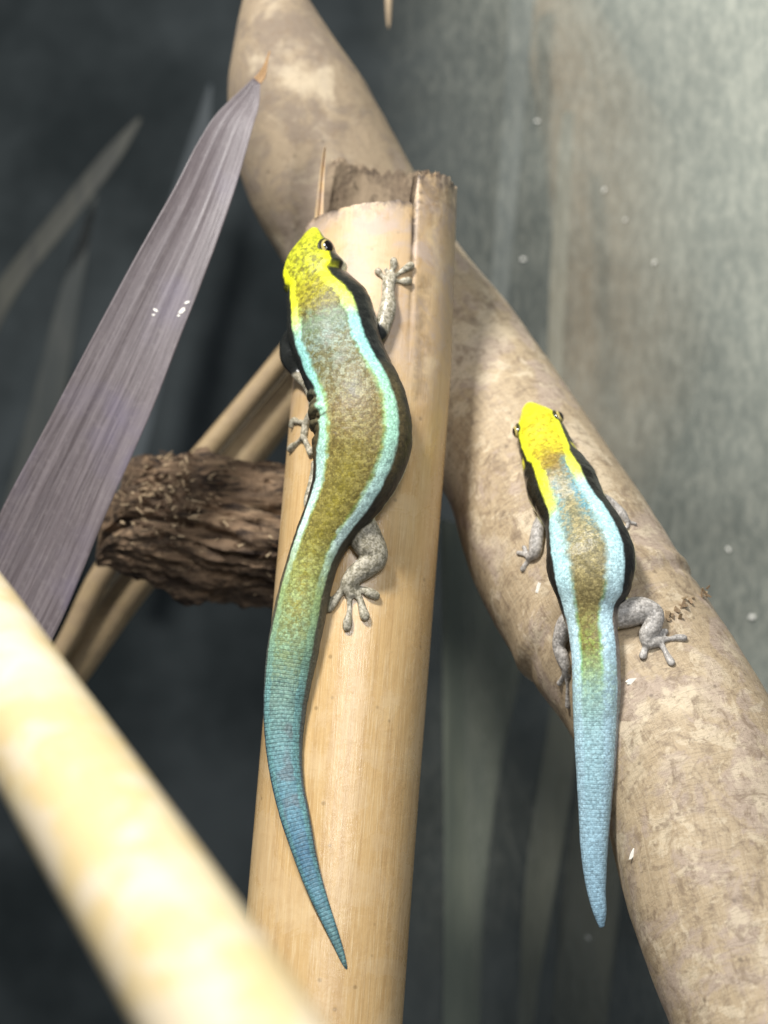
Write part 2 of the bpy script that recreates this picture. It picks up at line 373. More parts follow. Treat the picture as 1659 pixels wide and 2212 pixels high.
# ------------------------------------------------------------------ purple leaf
def leaf_mat(name, c1, c2, c3, c4, rough=0.42, spec=0.5):
    t = NT(name); u = t.attr('u'); v = t.attr('v')
    sv = t.comb(t.math('MULTIPLY', u, 1.0), t.math('MULTIPLY', v, 0.012)); s1 = t.noise(sv, 2.0, 5, 0.7); s2 = t.noise(sv, 7.0, 3, 0.6)
    o = t.obj(); bl = t.noise(o, 60, 3, 0.5); b2 = t.noise(o, 900, 3, 0.6)
    c = t.mix(t.ramp(s1, 0.36, 0.66), rgba(c1), rgba(c2)); c = t.mix(t.math('MULTIPLY', t.ramp(s2, 0.5, 0.7), 0.6), c, rgba(c3))
    c = t.mix(t.math('MULTIPLY', t.ramp(bl, 0.48, 0.68), 0.4), c, rgba(c4))
    c = t.mix(t.math('MULTIPLY', t.ramp(b2, 0.5, 0.75), 0.25), c, rgba(c3))
    n = t.bump(t.math('ADD', s1, t.math('MULTIPLY', s2, 0.7)), 0.3, 0.0003)
    return t.done(c, rough, spec, n)
def strip_leaf(name, rows, mat, parent, n=120, m=28, fold=0.12, thick=0.0003, wave=None):
    s = cr(np.array([[(r[0]+r[2])/2, (r[1]+r[3])/2, r[0], r[1], r[2], r[3], r[4]] for r in rows]), n)
    front, back, U, W = [], [], [], []
    for i in range(n):
        A = at(s[i, 2], s[i, 3], s[i, 6]); B = at(s[i, 4], s[i, 5], s[i, 6]); wd = (B-A).length
        for j in range(m):
            q = j/(m-1); x = 2*q-1
            p = A.lerp(B, q); d = fold*wd*(1-x*x) - 0.014*wd*math.exp(-((x+0.45)/0.12)**2) - 0.010*wd*math.exp(-((x-0.2)/0.06)**2)
            if wave: d += wave(i/(n-1), x)*wd
            front.append(p + Vector((0, d, 0))); back.append(p + Vector((0, d + thick*(1-x*x*0.7), 0)))
            U.append(x*6); W.append(i*0.9)
    V = front + back; N = n*m
    F = [(i*m+j, i*m+j+1, (i+1)*m+j+1, (i+1)*m+j) for i in range(n-1) for j in range(m-1)]
    F += [tuple(N + k for k in f[::-1]) for f in F]
    ed = [i*m for i in range(n)] + [(n-1)*m + j for j in range(1, m)] + [i*m + m-1 for i in range(n-2, -1, -1)] + [j for j in range(m-2, 0, -1)]
    F += [(ed[k], ed[(k+1) % len(ed)], N + ed[(k+1) % len(ed)], N + ed[k]) for k in range(len(ed))]
    return mesh_obj(name, V, F, mat, parent, attrs={'u': U+U, 'v': W+W})
M_leaf = leaf_mat('purple_leaf', (84, 75, 76), (112, 103, 104), (134, 125, 124), (104, 96, 118), 0.42, 0.4)
M_tip = leaf_mat('dry_leaf_tip', (104, 78, 56), (190, 152, 102), (80, 60, 46), (170, 136, 92), 0.6, 0.3)
root5 = empty('purple_leaf', at(-20, 1500, .004))
lrows = [(-190, 1490, 0, 1640, .006), (-60, 1235, 85, 1440, .006), (0, 1108, 142, 1320, .006), (95, 928, 238, 1090, .006), (200, 728, 330, 882, .007), (290, 560, 396, 712, .009), (380, 400, 466, 530, .012),
         (432, 300, 512, 395, .015), (475, 238, 546, 275, .017), (530, 185, 561, 215, .019), (548, 168, 562, 180, .0195)]
blade = strip_leaf('blade', lrows, M_leaf, root5, 160, 40, 0.06)
LB = BVHTree.FromPolygons([v.co.copy() for v in blade.data.vertices], [tuple(p.vertices) for p in blade.data.polygons])
strip_leaf('dry_tip', [(546, 171, 563, 182, .0195), (556, 160, 573, 168, .0198), (568, 142, 577, 147, .020), (575, 126, 580, 128, .0205), (581, 110, 584, 111, .021)], M_tip, root5, 30, 8, 0.10)
tag(root5, 'long pointed purple-grey leaf with dry tan tip beside the bamboo', 'leaf')
t = NT('white_flake'); M_white = t.done(rgba((244, 240, 228)), 0.4, 0.5)
def flake(px, py, y, l, wd, ang, parent=None):
    b = at(px, py, y); ax = Vector((math.cos(ang), 0, math.sin(ang))); up = Vector((-ax.z, 0, ax.x)); r = random.Random(int(px*7+py)); V = []
    for z in (0, 0.00022):
        for k in range(7):
            a = 2*math.pi*k/7; q = r.uniform(.65, 1.15)
            V.append(b + ax*math.cos(a)*l*q + up*math.sin(a)*wd*q + Vector((0, -z, 0)))
    F = [tuple(range(7)), tuple(range(13, 6, -1))] + [(k, (k+1) % 7, 7+(k+1) % 7, 7+k) for k in range(7)]
    return mesh_obj('white_flake', V, F, M_white, parent, smooth=False)
for (px, py, l, wd, a) in [(393, 672, .0008, .0004, .8), (404, 654, .0005, .00025, .5), (386, 682, .0003, .0002, 0), (336, 670, .0005, .00025, -.5), (332, 680, .0003, .0002, 0)]:
    flake(px, py, LB.ray_cast(ORI, (at(px, py, 0) - ORI).normalized())[0].y + 0.0001, l, wd, a, root5)
for (px, py, l, wd, a, lab) in [(1164, 1268, .0010, .00045, 1.2, 'white shed-skin flake on mottled cane between the small gecko left legs'),
                           (1366, 1471, .0011, .0005, .3, 'white shed-skin flake on mottled cane under the small gecko hind foot'),
                           (1368, 1842, .0013, .0004, 1.1, 'white shed-skin flake on mottled cane beside the small gecko tail')]:
    o = flake(px, py, surf('c2', px, py, 0.98) + 0.0001, l, wd, a); tag(o, lab, 'flake', 'white flakes on the mottled cane')

# ------------------------------------------------------------------ geckos
def smoothstep(x, a, b):
    t = np.clip((x - a) / (b - a), 0, 1); return t*t*(3 - 2*t)
def tabc(tab, x):
    ks = sorted(tab); a = np.array([lin(tab[k]) for k in ks]); return np.stack([np.interp(x, ks, a[:, i]) for i in range(3)], -1)
def vnoise(P, sc, seed=0.0, oct=2):
    return np.array([mnoise.fractal(Vector((p[0]*sc+seed, p[1]*sc, p[2]*sc)), 1.0, 2.0, oct, noise_basis='PERLIN_ORIGINAL') for p in P])

def skin_mat():
    t = NT('gecko_skin'); ca = t.attr('ca', 'Color'); cb = t.attr('cb', 'Color'); sp = t.attr('spk'); lm = t.attr('limb'); s = t.attr('sm'); av = t.attr('am'); tail = t.attr('tail')
    o = t.obj()
    # fine mottling: wormy network
    d1 = t.voro(o, 1050, 'DISTANCE_TO_EDGE', 1.0); n1 = t.noise(o, 1300, 3, 0.6, 0.6); n2 = t.noise(o, 420, 3, 0.6)
    net = t.math('ADD', t.math('MULTIPLY', t.ramp(n1, 0.46, 0.57), 0.85), t.math('MULTIPLY', t.ramp(n2, 0.45, 0.65), 0.25))
    net2 = t.math('MULTIPLY', t.ramp(t.noise(o, 1500, 3, 0.6, 0.8), 0.44, 0.58), 0.9)
    pat = t.math('ADD', t.math('MULTIPLY', net, t.math('SUBTRACT', 1.0, lm)), t.math('MULTIPLY', net2, lm))
    c = t.mix(t.math('MULTIPLY', pat, sp, clamp=True), ca, cb)
    # tail scale rows
    row = t.math('SINE', t.math('ADD', t.math('MULTIPLY', s, 2*math.pi/0.62), t.math('MULTIPLY', t.noise(o, 350, 3, 0.6), 5.0))); ro = t.math('FLOOR', t.math('DIVIDE', s, 0.62))
    colm = t.math('SINE', t.math('MULTIPLY', t.math('ADD', av, t.math('MULTIPLY', ro, 0.37)), 2*math.pi/0.75))
    rows = t.math('ADD', t.math('MULTIPLY', t.ramp(row, -0.2, -0.95), 0.8), t.math('MULTIPLY', t.ramp(colm, -0.5, -1.0), 0.45), clamp=True)
    c = t.mix(t.math('MULTIPLY', t.math('MULTIPLY', rows, tail), t.math('MULTIPLY', t.ramp(n2, 0.35, 0.65), 0.5)), c, rgba((52, 66, 70)))
    vn = t.n('ShaderNodeTexVoronoi'); t.link(o, vn.inputs['Vector']); vn.inputs['Scale'].default_value = 2900; vn.inputs['Randomness'].default_value = 0.8
    gran = vn.outputs['Distance']; sc_ = t.n('ShaderNodeSeparateColor'); t.link(vn.outputs['Color'], sc_.inputs[0])
    c = t.mix(0.8, c, t.mix(sc_.outputs[0], (0.62, 0.62, 0.62, 1), (1.24, 1.24, 1.24, 1)), 'MULTIPLY')
    c = t.mix(t.math('MULTIPLY', t.ramp(gran, 0.42, 0.72), 0.35), c, t.mix(0.5, c, (0.03, 0.03, 0.025, 1)))
    hgt = t.math('SUBTRACT', t.math('MULTIPLY', t.math('SUBTRACT', 1.0, gran), 0.5), t.math('MULTIPLY', rows, tail))
    n = t.bump(hgt, 0.5, 0.00012)
    return t.done(c, t.attr('gl'), 0.35, n)
M_skin = skin_mat()
def eye_mat():
    t = NT('gecko_eye'); a = t.attr('ring'); c = t.mix(t.ramp(a, 0.64, 0.70), rgba((14, 9, 7)), rgba((176, 160, 96))); c = t.mix(t.ramp(a, 0.86, 0.92), c, rgba((30, 28, 20)))
    return t.done(c, 0.08, 0.6)
M_eye = eye_mat()
t = NT('eyelid_skin'); M_lid = t.done(t.mix(t.noise(t.obj(), 1200), rgba((34, 33, 22)), rgba((74, 74, 32))), 0.5, 0.4)

def closed_tube(P, R, n_sub=8, m=14, flat=None, norm=None):
    """P (k,3) mm, R (k) mm -> closed rounded tube verts / faces"""
    a = np.c_[P, R]; d = np.r_[0, np.cumsum(np.linalg.norm(np.diff(P, axis=0), axis=1))]
    tt = np.linspace(0, d[-1], (len(P)-1)*n_sub+1)
    mth = np.gradient(a, d, axis=0) if len(P) > 2 else np.repeat((a[1:]-a[:1])/(d[1]-d[0]), 2, 0)
    idx = np.clip(np.searchsorted(d, tt, side='right')-1, 0, len(d)-2); h = (d[idx+1]-d[idx])[:, None]; u = (tt-d[idx])[:, None]/h
    s = (2*u**3-3*u**2+1)*a[idx]+(u**3-2*u**2+u)*h*mth[idx]+(-2*u**3+3*u**2)*a[idx+1]+(u**3-u**2)*h*mth[idx+1]
    s[:, 3] = np.maximum(s[:, 3], 0.15)
    C = s[:, :3]; Rr = s[:, 3]
    # hemispherical ends
    T0 = C[0]-C[1]; T0 /= np.linalg.norm(T0); T1 = C[-1]-C[-2]; T1 /= np.linalg.norm(T1)
    pre = [(C[0]+T0*Rr[0]*math.sin(a_), Rr[0]*math.cos(a_)) for a_ in (1.45, 1.1, 0.75, 0.35)]
    post = [(C[-1]+T1*Rr[-1]*math.sin(a_), Rr[-1]*math.cos(a_)) for a_ in (0.35, 0.75, 1.1, 1.45)]
    CC = np.array([p for p, _ in pre] + list(C) + [p for p, _ in post]); RR = np.array([r for _, r in pre] + list(Rr) + [r for _, r in post])
    V, F = [], []; k = len(CC)
    up = np.array([0, -1.0, 0]) if norm is None else np.array(norm)
    for i in range(k):
        T = CC[min(i+1, k-1)]-CC[max(i-1, 0)]; T /= np.linalg.norm(T)+1e-12
        N = up - T*np.dot(up, T); N /= np.linalg.norm(N)+1e-9; B = np.cross(T, N)
        for j in range(m):
            th = 2*math.pi*j/m; V.append(CC[i] + (N*math.cos(th)*(flat or 1.0) + B*math.sin(th))*RR[i])
    F = [(i*m+j, i*m+(j+1) % m, (i+1)*m+(j+1) % m, (i+1)*m+j) for i in range(k-1) for j in range(m)]
    F += [tuple(range(m))[::-1], tuple((k-1)*m+j for j in range(m))]
    return V, F, CC, RR

def build_gecko(name, key, spine, lift, limbs, toes, colour, eyes, ripple=None, depth_fix=None, black=(), folds=()):
    """spine rows: px, py, half width, roll deg, height ratio ; limbs: list of [(px,py,r,lift_mm)...] ; toes same"""
    NS = 420; s = cr(np.array(spine, float), NS)
    ys = np.array([surf(key, x, y, 0.72) for x, y in s[:, :2]])
    if depth_fix: ys = depth_fix(s, ys)
    kern = np.hanning(61); kern /= kern.sum(); ysm = np.convolve(np.pad(ys, 30, mode='edge'), kern, 'valid')
    hw = s[:, 2]*K*1e3*np.array([fac(y) for y in ysm]); hh = hw*s[:, 4]
    yc = ysm*1e3 - hh*0.80 - np.array([np.interp(p, lift[0], lift[1]) for p in s[:, 1]])
    yc = np.convolve(np.pad(yc, 10, mode='edge'), np.ones(21)/21, 'valid')
    C = np.array([np.array(at(s[i, 0], s[i, 1], yc[i]*1e-3))*1e3 for i in range(NS)])
    T = np.gradient(C, axis=0); T = np.array([np.convolve(np.pad(T[:, k], 6, mode='edge'), np.ones(13)/13, 'valid') for k in range(3)]).T
    T /= np.linalg.norm(T, axis=1)[:, None]
    view = np.array([0, -DIST*1e3, 0]) - C; view /= np.linalg.norm(view, axis=1)[:, None]
    N0 = view - T*np.sum(view*T, 1)[:, None]; N0 /= np.linalg.norm(N0, axis=1)[:, None]; B0 = np.cross(N0, T)
    B0 *= np.sign(B0[:, 0:1])                                       # B points to picture right
    ro = np.radians(s[:, 3])[:, None]; N = N0*np.cos(ro)+B0*np.sin(ro); B = B0*np.cos(ro)-N0*np.sin(ro)
    m = 48; V, F = [], []
    for i in range(NS):
        for j in range(m):
            a = 2*math.pi*j/m; cx, sx = math.cos(a), math.sin(a)
            e = 2.25; q = (abs(cx)**e + abs(sx)**e)**(-1/e)
            nx = cx*q*(1.0 if cx > 0 else 0.86); bx = sx*q
            if ripple: bx *= ripple(s[i, 1], math.degrees(a if a <= math.pi else a-2*math.pi))
            V.append(C[i] + N[i]*nx*hh[i] + B[i]*bx*hw[i])
    F = [(i*m+j, i*m+(j+1) % m, (i+1)*m+(j+1) % m, (i+1)*m+j) for i in range(NS-1) for j in range(m)]
    F += [tuple(range(m))[::-1], tuple((NS-1)*m+j for j in range(m))]
    chains = []
    for kind, lst in (('limb', limbs), ('toe', toes)):
        for ch in lst:
            P, R = [], []
            if kind == 'toe': ch = [(a_, b_, c_*(1.16 if q_ >= len(ch)-2 and len(ch) > 2 else 0.98), d_) for q_, (a_, b_, c_, d_) in enumerate(ch)]
            for (px, py, r, lf) in ch:
                y = surf(key, px, py, 0.95); P.append(np.array(at(px, py, y))*1e3 + np.array([0, -(lf*0.075 if kind == 'limb' else r*0.075*0.55+lf*0.075), 0])); R.append(r*0.075*fac(y))
            v, f, cc, rr = closed_tube(np.array(P), np.array(R), 8, 14, flat=0.9 if kind == 'limb' else 0.8)
            o = len(V); V += v; F += [tuple(k+o for k in q) for q in f]; chains.append((kind, cc, rr))
    fold_pts = []
    for (fpy, a0, a1, fr) in folds:                     # loose skin folds standing across the flank
        P, R = [], []
        for q in range(7):
            a = math.radians(a0+(a1-a0)*q/6); i = int(np.argmin(np.abs(s[:, 1]-(fpy-5*math.sin(q/6*3.1)))))
            e = 2.25; qq = (abs(math.cos(a))**e+abs(math.sin(a))**e)**(-1/e); rr_ = fr*0.075*(0.45+0.55*math.sin(math.pi*(q+0.5)/7))
            p = C[i]+(N[i]*math.cos(a)*hh[i]+B[i]*math.sin(a)*hw[i])*qq; p = p-(p-C[i])/np.linalg.norm(p-C[i])*rr_*0.25; P.append(p); R.append(rr_)
        v, f, cc, rr = closed_tube(np.array(P), np.array(R), 6, 12); o = len(V); V += v; F += [tuple(k+o for k in q) for q in f]; fold_pts.append((cc, rr))
    me = bpy.data.meshes.new('tmp'); me.from_pydata([tuple(v) for v in V], [], F); me.update()
    bm = bmesh.new(); bm.from_mesh(me); bmesh.ops.recalc_face_normals(bm, faces=bm.faces); bm.to_mesh(me); bm.free()
    ob = bpy.data.objects.new('tmp', me); COL.objects.link(ob)
    md = ob.modifiers.new('r', 'REMESH'); md.mode = 'VOXEL'; md.voxel_size = 0.17; md.adaptivity = 0.0
    dg = bpy.context.evaluated_depsgraph_get(); dg.update()
    rm = bpy.data.meshes.new_from_object(ob.evaluated_get(dg)); bpy.data.objects.remove(ob)
    nv = len(rm.vertices); co = np.empty(nv*3); rm.vertices.foreach_get('co', co); co = co.reshape(-1, 3)
    ed = np.empty(len(rm.edges)*2, np.int64); rm.edges.foreach_get('vertices', ed); ed = ed.reshape(-1, 2)
    deg = np.bincount(ed.ravel(), minlength=nv)[:, None]
    def lap(c, f):
        a = np.stack([np.bincount(ed[:, 0], c[ed[:, 1], k], nv)+np.bincount(ed[:, 1], c[ed[:, 0], k], nv) for k in range(3)], -1)/deg
        return c + f*(a-c)
    for _ in range(5): co = lap(co, 0.55); co = lap(co, -0.5)
    for _ in range(2): co = lap(co, 0.5)
    # parameters on the body
    idx = np.empty(nv, int); S = C[::2]
    for a in range(0, nv, 20000): idx[a:a+20000] = np.argmin(((co[a:a+20000, None, :]-S[None])**2).sum(-1), 1)*2
    rel = co-C[idx]; along = np.sum(rel*T[idx], 1); ds = np.r_[0, np.cumsum(np.linalg.norm(np.diff(C, axis=0), axis=1))]
    sm = ds[idx]+along; py = np.interp(sm, ds, s[:, 1]); fi = np.interp(sm, ds, np.arange(NS)); i2 = np.clip(np.round(fi).astype(int), 0, NS-1)
    rel = co-C[i2]; b = np.sum(rel*B[i2], 1); n = np.sum(rel*N[i2], 1)
    ang = np.degrees(np.arctan2(b/hw[i2], n/hh[i2])); bd = (np.hypot(b/hw[i2], n/hh[i2])-1)*hw[i2]
    rh = rel/(np.linalg.norm(rel, axis=1)[:, None]+1e-9); dsp = 0.09*vnoise(co, 0.42, 5.0)+0.05*vnoise(co, 1.1, 8.0); dsp = np.where(bd < 0.4, dsp*np.clip(hw[i2]/5, 0, 1), 0)
    ld = np.full(nv, 1e9)
    for kind, cc, rr in chains:
        for a in range(0, nv, 40000):
            dd = np.sqrt(((co[a:a+40000, None, :]-cc[None])**2).sum(-1))-rr[None]; ld[a:a+40000] = np.minimum(ld[a:a+40000], dd.min(1))
    limb = smoothstep(bd-np.maximum(ld, -0.05), 0.10, 0.45)
    blk = np.zeros(nv)
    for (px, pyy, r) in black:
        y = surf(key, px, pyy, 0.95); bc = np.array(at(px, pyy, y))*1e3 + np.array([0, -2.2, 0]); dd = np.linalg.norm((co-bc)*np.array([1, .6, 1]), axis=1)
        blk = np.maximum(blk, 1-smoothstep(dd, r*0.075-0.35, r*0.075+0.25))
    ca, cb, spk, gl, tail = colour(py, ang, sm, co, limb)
    for cc, rr in fold_pts:
        for a in range(0, nv, 40000):
            dd = (np.sqrt(((co[a:a+40000, None, :]-cc[None])**2).sum(-1))-rr[None]).min(1); fm = (1-smoothstep(dd, 0.02, 0.16))*smoothstep(np.abs(ang[a:a+40000]), 36, 46)
            ca[a:a+40000] = mixc(ca[a:a+40000], np.tile(lin((150, 146, 112)), (len(dd), 1)), fm*0.14)
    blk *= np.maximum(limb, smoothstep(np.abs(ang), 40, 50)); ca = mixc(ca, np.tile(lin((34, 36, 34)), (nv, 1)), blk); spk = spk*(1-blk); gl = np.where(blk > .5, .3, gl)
    co = co+rh*(dsp*(1-limb))[:, None]
    rm.vertices.foreach_set('co', (co*1e-3).ravel())
    rm.polygons.foreach_set('use_smooth', [True]*len(rm.polygons))
    for k, a in (('ca', ca), ('cb', cb)):
        t_ = rm.attributes.new(k, 'FLOAT_COLOR', 'POINT'); t_.data.foreach_set('color', np.c_[a, np.ones(nv)].astype(np.float32).ravel())
    for k, a in (('spk', spk), ('limb', limb), ('sm', sm), ('am', np.radians(ang)*hw[i2]), ('gl', gl), ('tail', tail)):
        t_ = rm.attributes.new(k, 'FLOAT', 'POINT'); t_.data.foreach_set('value', np.asarray(a, np.float32))
    rm.materials.clear(); rm.materials.append(M_skin); rm.name = 'body'; rm.update()
    mid = C[NS//2]*1e-3; root = empty(name, (mid[0], mid[1], mid[2]))
    body = bpy.data.objects.new('body', rm); COL.objects.link(body); body.parent = root; body.location = -Vector(root.location)
    # eyes: (py, side angle deg, radius units, sink, look tilt)
    for (epy, ea, er, sink) in eyes:
        i = int(np.argmin(np.abs(s[:40*NS//100, 1]-epy))); a = math.radians(ea)
        d = N[i]*math.cos(a)*hh[i]/hw[i]+B[i]*math.sin(a); d_ = d*hw[i]; nrm = N[i]*math.cos(a)+B[i]*math.sin(a); nrm /= np.linalg.norm(nrm)
        e = 2.25; q = (abs(math.cos(a))**e+abs(math.sin(a))**e)**(-1/e)
        R = er*0.075; c = C[i]+d_*q-nrm*R*sink; f = nrm
        t1 = T[i]-f*np.dot(T[i], f); t1 /= np.linalg.norm(t1); t2 = np.cross(f, t1)
        V, F, RG = [], [], []; M_, N_ = 28, 16
        for u in range(N_+1):
            ph = math.pi*u/N_
            for v in range(M_):
                th = 2*math.pi*v/M_; V.append(Vector((c+(f*math.cos(ph)*0.95+(t1*math.cos(th)*1.12+t2*math.sin(th)*0.92)*math.sin(ph))*R)*1e-3)); RG.append(math.sin(ph) if ph < math.pi/2 else 1.0)
        F = [(u*M_+v, (u+1)*M_+v, (u+1)*M_+(v+1) % M_, u*M_+(v+1) % M_) for u in range(N_) for v in range(M_)]
        eo = mesh_obj('eye', V, F, M_eye, root, attrs={'ring': RG})
        V, F = [], []
        for u in range(28):
            th = 2*math.pi*u/28; rd = t1*math.cos(th)*1.14+t2*math.sin(th)*0.95
            for v in range(8):
                p = 2*math.pi*v/8; V.append(Vector((c+rd*R*(0.99+0.18*math.cos(p))+f*R*(0.06+0.18*math.sin(p)))*1e-3))
        F = [(u*8+v, ((u+1) % 28)*8+v, ((u+1) % 28)*8+(v+1) % 8, u*8+(v+1) % 8) for u in range(28) for v in range(8)]
        mesh_obj('eyelid', V, F, M_lid, eo)
    return root

def mixc(a, b, f): return a*(1-f[:, None])+b*f[:, None]
LIMB_A, LIMB_B = (182, 174, 154), (104, 97, 72)

def colour1(py, ang, sm, co, limb):
    aa = np.abs(ang); w1 = vnoise(co, 0.9, 3.0)*5; w2 = vnoise(co, 0.35, 9.0)
    dor = {480: (196, 200, 42), 600: (186, 188, 36), 650: (168, 160, 36), 690: (140, 132, 50), 715: (112, 134, 104), 760: (106, 104, 64), 900: (114, 96, 52), 1050: (118, 105, 52), 1150: (116, 107, 48),
           1250: (124, 128, 62), 1330: (126, 134, 80), 1420: (126, 144, 104), 1490: (126, 156, 138), 1580: (122, 160, 156), 1680: (112, 154, 162), 1770: (102, 144, 160), 1850: (86, 126, 150), 1950: (108, 150, 162), 2050: (120, 158, 154), 2085: (96, 120, 112), 2100: (80, 78, 70)}
    spc = {480: (122, 126, 22), 640: (116, 108, 20), 700: (92, 84, 34), 745: (140, 160, 146), 900: (150, 140, 96), 1000: (158, 146, 80), 1150: (160, 148, 74), 1250: (164, 172, 96), 1400: (146, 182, 146), 1480: (100, 138, 132), 1700: (70, 112, 132), 2100: (70, 90, 96)}
    stp = {480: (206, 208, 40), 600: (226, 226, 30), 660: (232, 236, 60), 700: (212, 236, 128), 735: (160, 218, 208), 800: (160, 224, 210), 880: (172, 224, 190), 960: (174, 222, 196), 1040: (196, 230, 220), 1150: (208, 232, 222), 1200: (186, 212, 182), 1290: (148, 170, 110), 1400: (132, 166, 138), 1500: (120, 166, 162), 2100: (100, 150, 160)}
    side = {480: (120, 124, 30), 545: (44, 46, 28), 600: (34, 36, 30), 820: (34, 36, 34), 870: (84, 74, 48), 1000: (86, 74, 48), 1070: (44, 40, 32), 1200: (72, 66, 50), 1300: (98, 92, 72), 1450: (92, 100, 92), 1600: (76, 100, 112), 1900: (66, 104, 128), 2100: (70, 80, 80)}
    A = tabc(dor, py+w1*3); ST = tabc(stp, py+w1*2); SD = tabc(side, py); SP = tabc(spc, py)
    sheen = np.exp(-((ang-2)/11)**2)*smoothstep(py, 715, 750)*(1-smoothstep(py, 850, 960))  # silvery sheen along the back, painted into the skin colour
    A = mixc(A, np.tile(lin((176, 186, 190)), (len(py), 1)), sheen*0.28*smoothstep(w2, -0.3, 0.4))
    yel = np.exp(-((ang)/16)**2)*smoothstep(py, 930, 1040)*(1-smoothstep(py, 1300, 1400))
    A = mixc(A, np.tile(lin((150, 138, 44)), (len(py), 1)), yel*0.55)
    pk = smoothstep(py, 1500, 1560)*smoothstep(w2, 0.05, 0.35)*(1-smoothstep(py, 1750, 1850)); A = mixc(A, np.tile(lin((110, 110, 112)), (len(py), 1)), pk*0.55)
    inn = np.interp(py, [480, 560, 610, 660, 730, 850, 1180, 1300], [60, 52, 24, 24, 32, 33, 32, 34]); out = np.interp(py, [480, 530, 560, 605, 615, 650, 740, 850, 1180, 1300, 1500, 2100], [60, 52, 52, 47, 38, 40, 48, 50, 53, 52, 58, 66])
    out = out - np.where(ang < 0, 5, 0)*smoothstep(py, 780, 830)*(1-smoothstep(py, 960, 1000))
    f = smoothstep(aa+w1*0.9, inn-3.5, inn+3.5); fr_ = np.exp(-((aa-inn)/3)**2)*smoothstep(py, 760, 860)*(1-smoothstep(py, 1150, 1250)); c = mixc(A, ST, f); c = mixc(c, np.tile(lin((156, 190, 96)), (len(py), 1)), fr_*0.5)
    bl = smoothstep(aa+w1*0.3, out-3, out+3); hardside = SD.copy()
    dark = smoothstep(aa+w1, 58, 80)*smoothstep(py, 830, 900)*(1-smoothstep(py, 1060, 1120)); hardside = mixc(hardside, np.tile(lin((28, 28, 26)), (len(py), 1)), dark)
    c = mixc(c, hardside, bl)
    gap = np.exp(-((py-609)/5.0)**2)*(1-smoothstep(aa, 66, 76)); c = mixc(c, np.tile(lin((170, 172, 40)), (len(py), 1)), gap*0.75*bl)
    belly_in = np.interp(py, [480, 540, 600, 640, 700, 800, 1100, 1300, 2100], [66, 72, 80, 92, 100, 96, 92, 110, 130])
    c = mixc(c, np.tile(lin((222, 222, 190)), (len(py), 1)), smoothstep(aa, belly_in-2, belly_in+5)*(1-0.6*smoothstep(py, 1200, 1350)))
    cre = np.clip(np.exp(-((py-908-(-ang-50)*0.12)/4.0)**2), 0, 1)*smoothstep(-ang, 22, 34)*(1-smoothstep(-ang, 74, 84)); c = mixc(c, np.tile(lin((60, 56, 34)), (len(py), 1)), cre*0.8)
    c = mixc(c, np.tile(lin((196, 196, 120)), (len(py), 1)), (1-smoothstep(py, 492, 500))*0.4)
    S = np.clip(np.interp(py, [480, 520, 545, 700, 760, 1050, 1300, 1460, 1520, 2100], [.3, .6, .95, .9, .8, .75, .8, .7, .25, .2]), 0, 1)*(1-f)*(1-bl)
    S = np.maximum(S, 0.4*f*smoothstep(py, 1160, 1260)*(1-bl)); S *= np.where(py < 560, 1-smoothstep(aa, 35, 60)*0.7, 1)
    # limbs
    lc = np.tile(lin(LIMB_A), (len(py), 1)); c = mixc(c, lc, limb); SP = mixc(SP, np.tile(lin(LIMB_B), (len(py), 1)), limb); S = S*(1-limb)+0.75*limb
    gl = np.full(len(py), 0.5); gl = np.where((bl > 0.5) & (py < 830), 0.30, gl)
    tail = smoothstep(py, 1300, 1520)*(1-limb)
    return c, SP, S, gl, tail

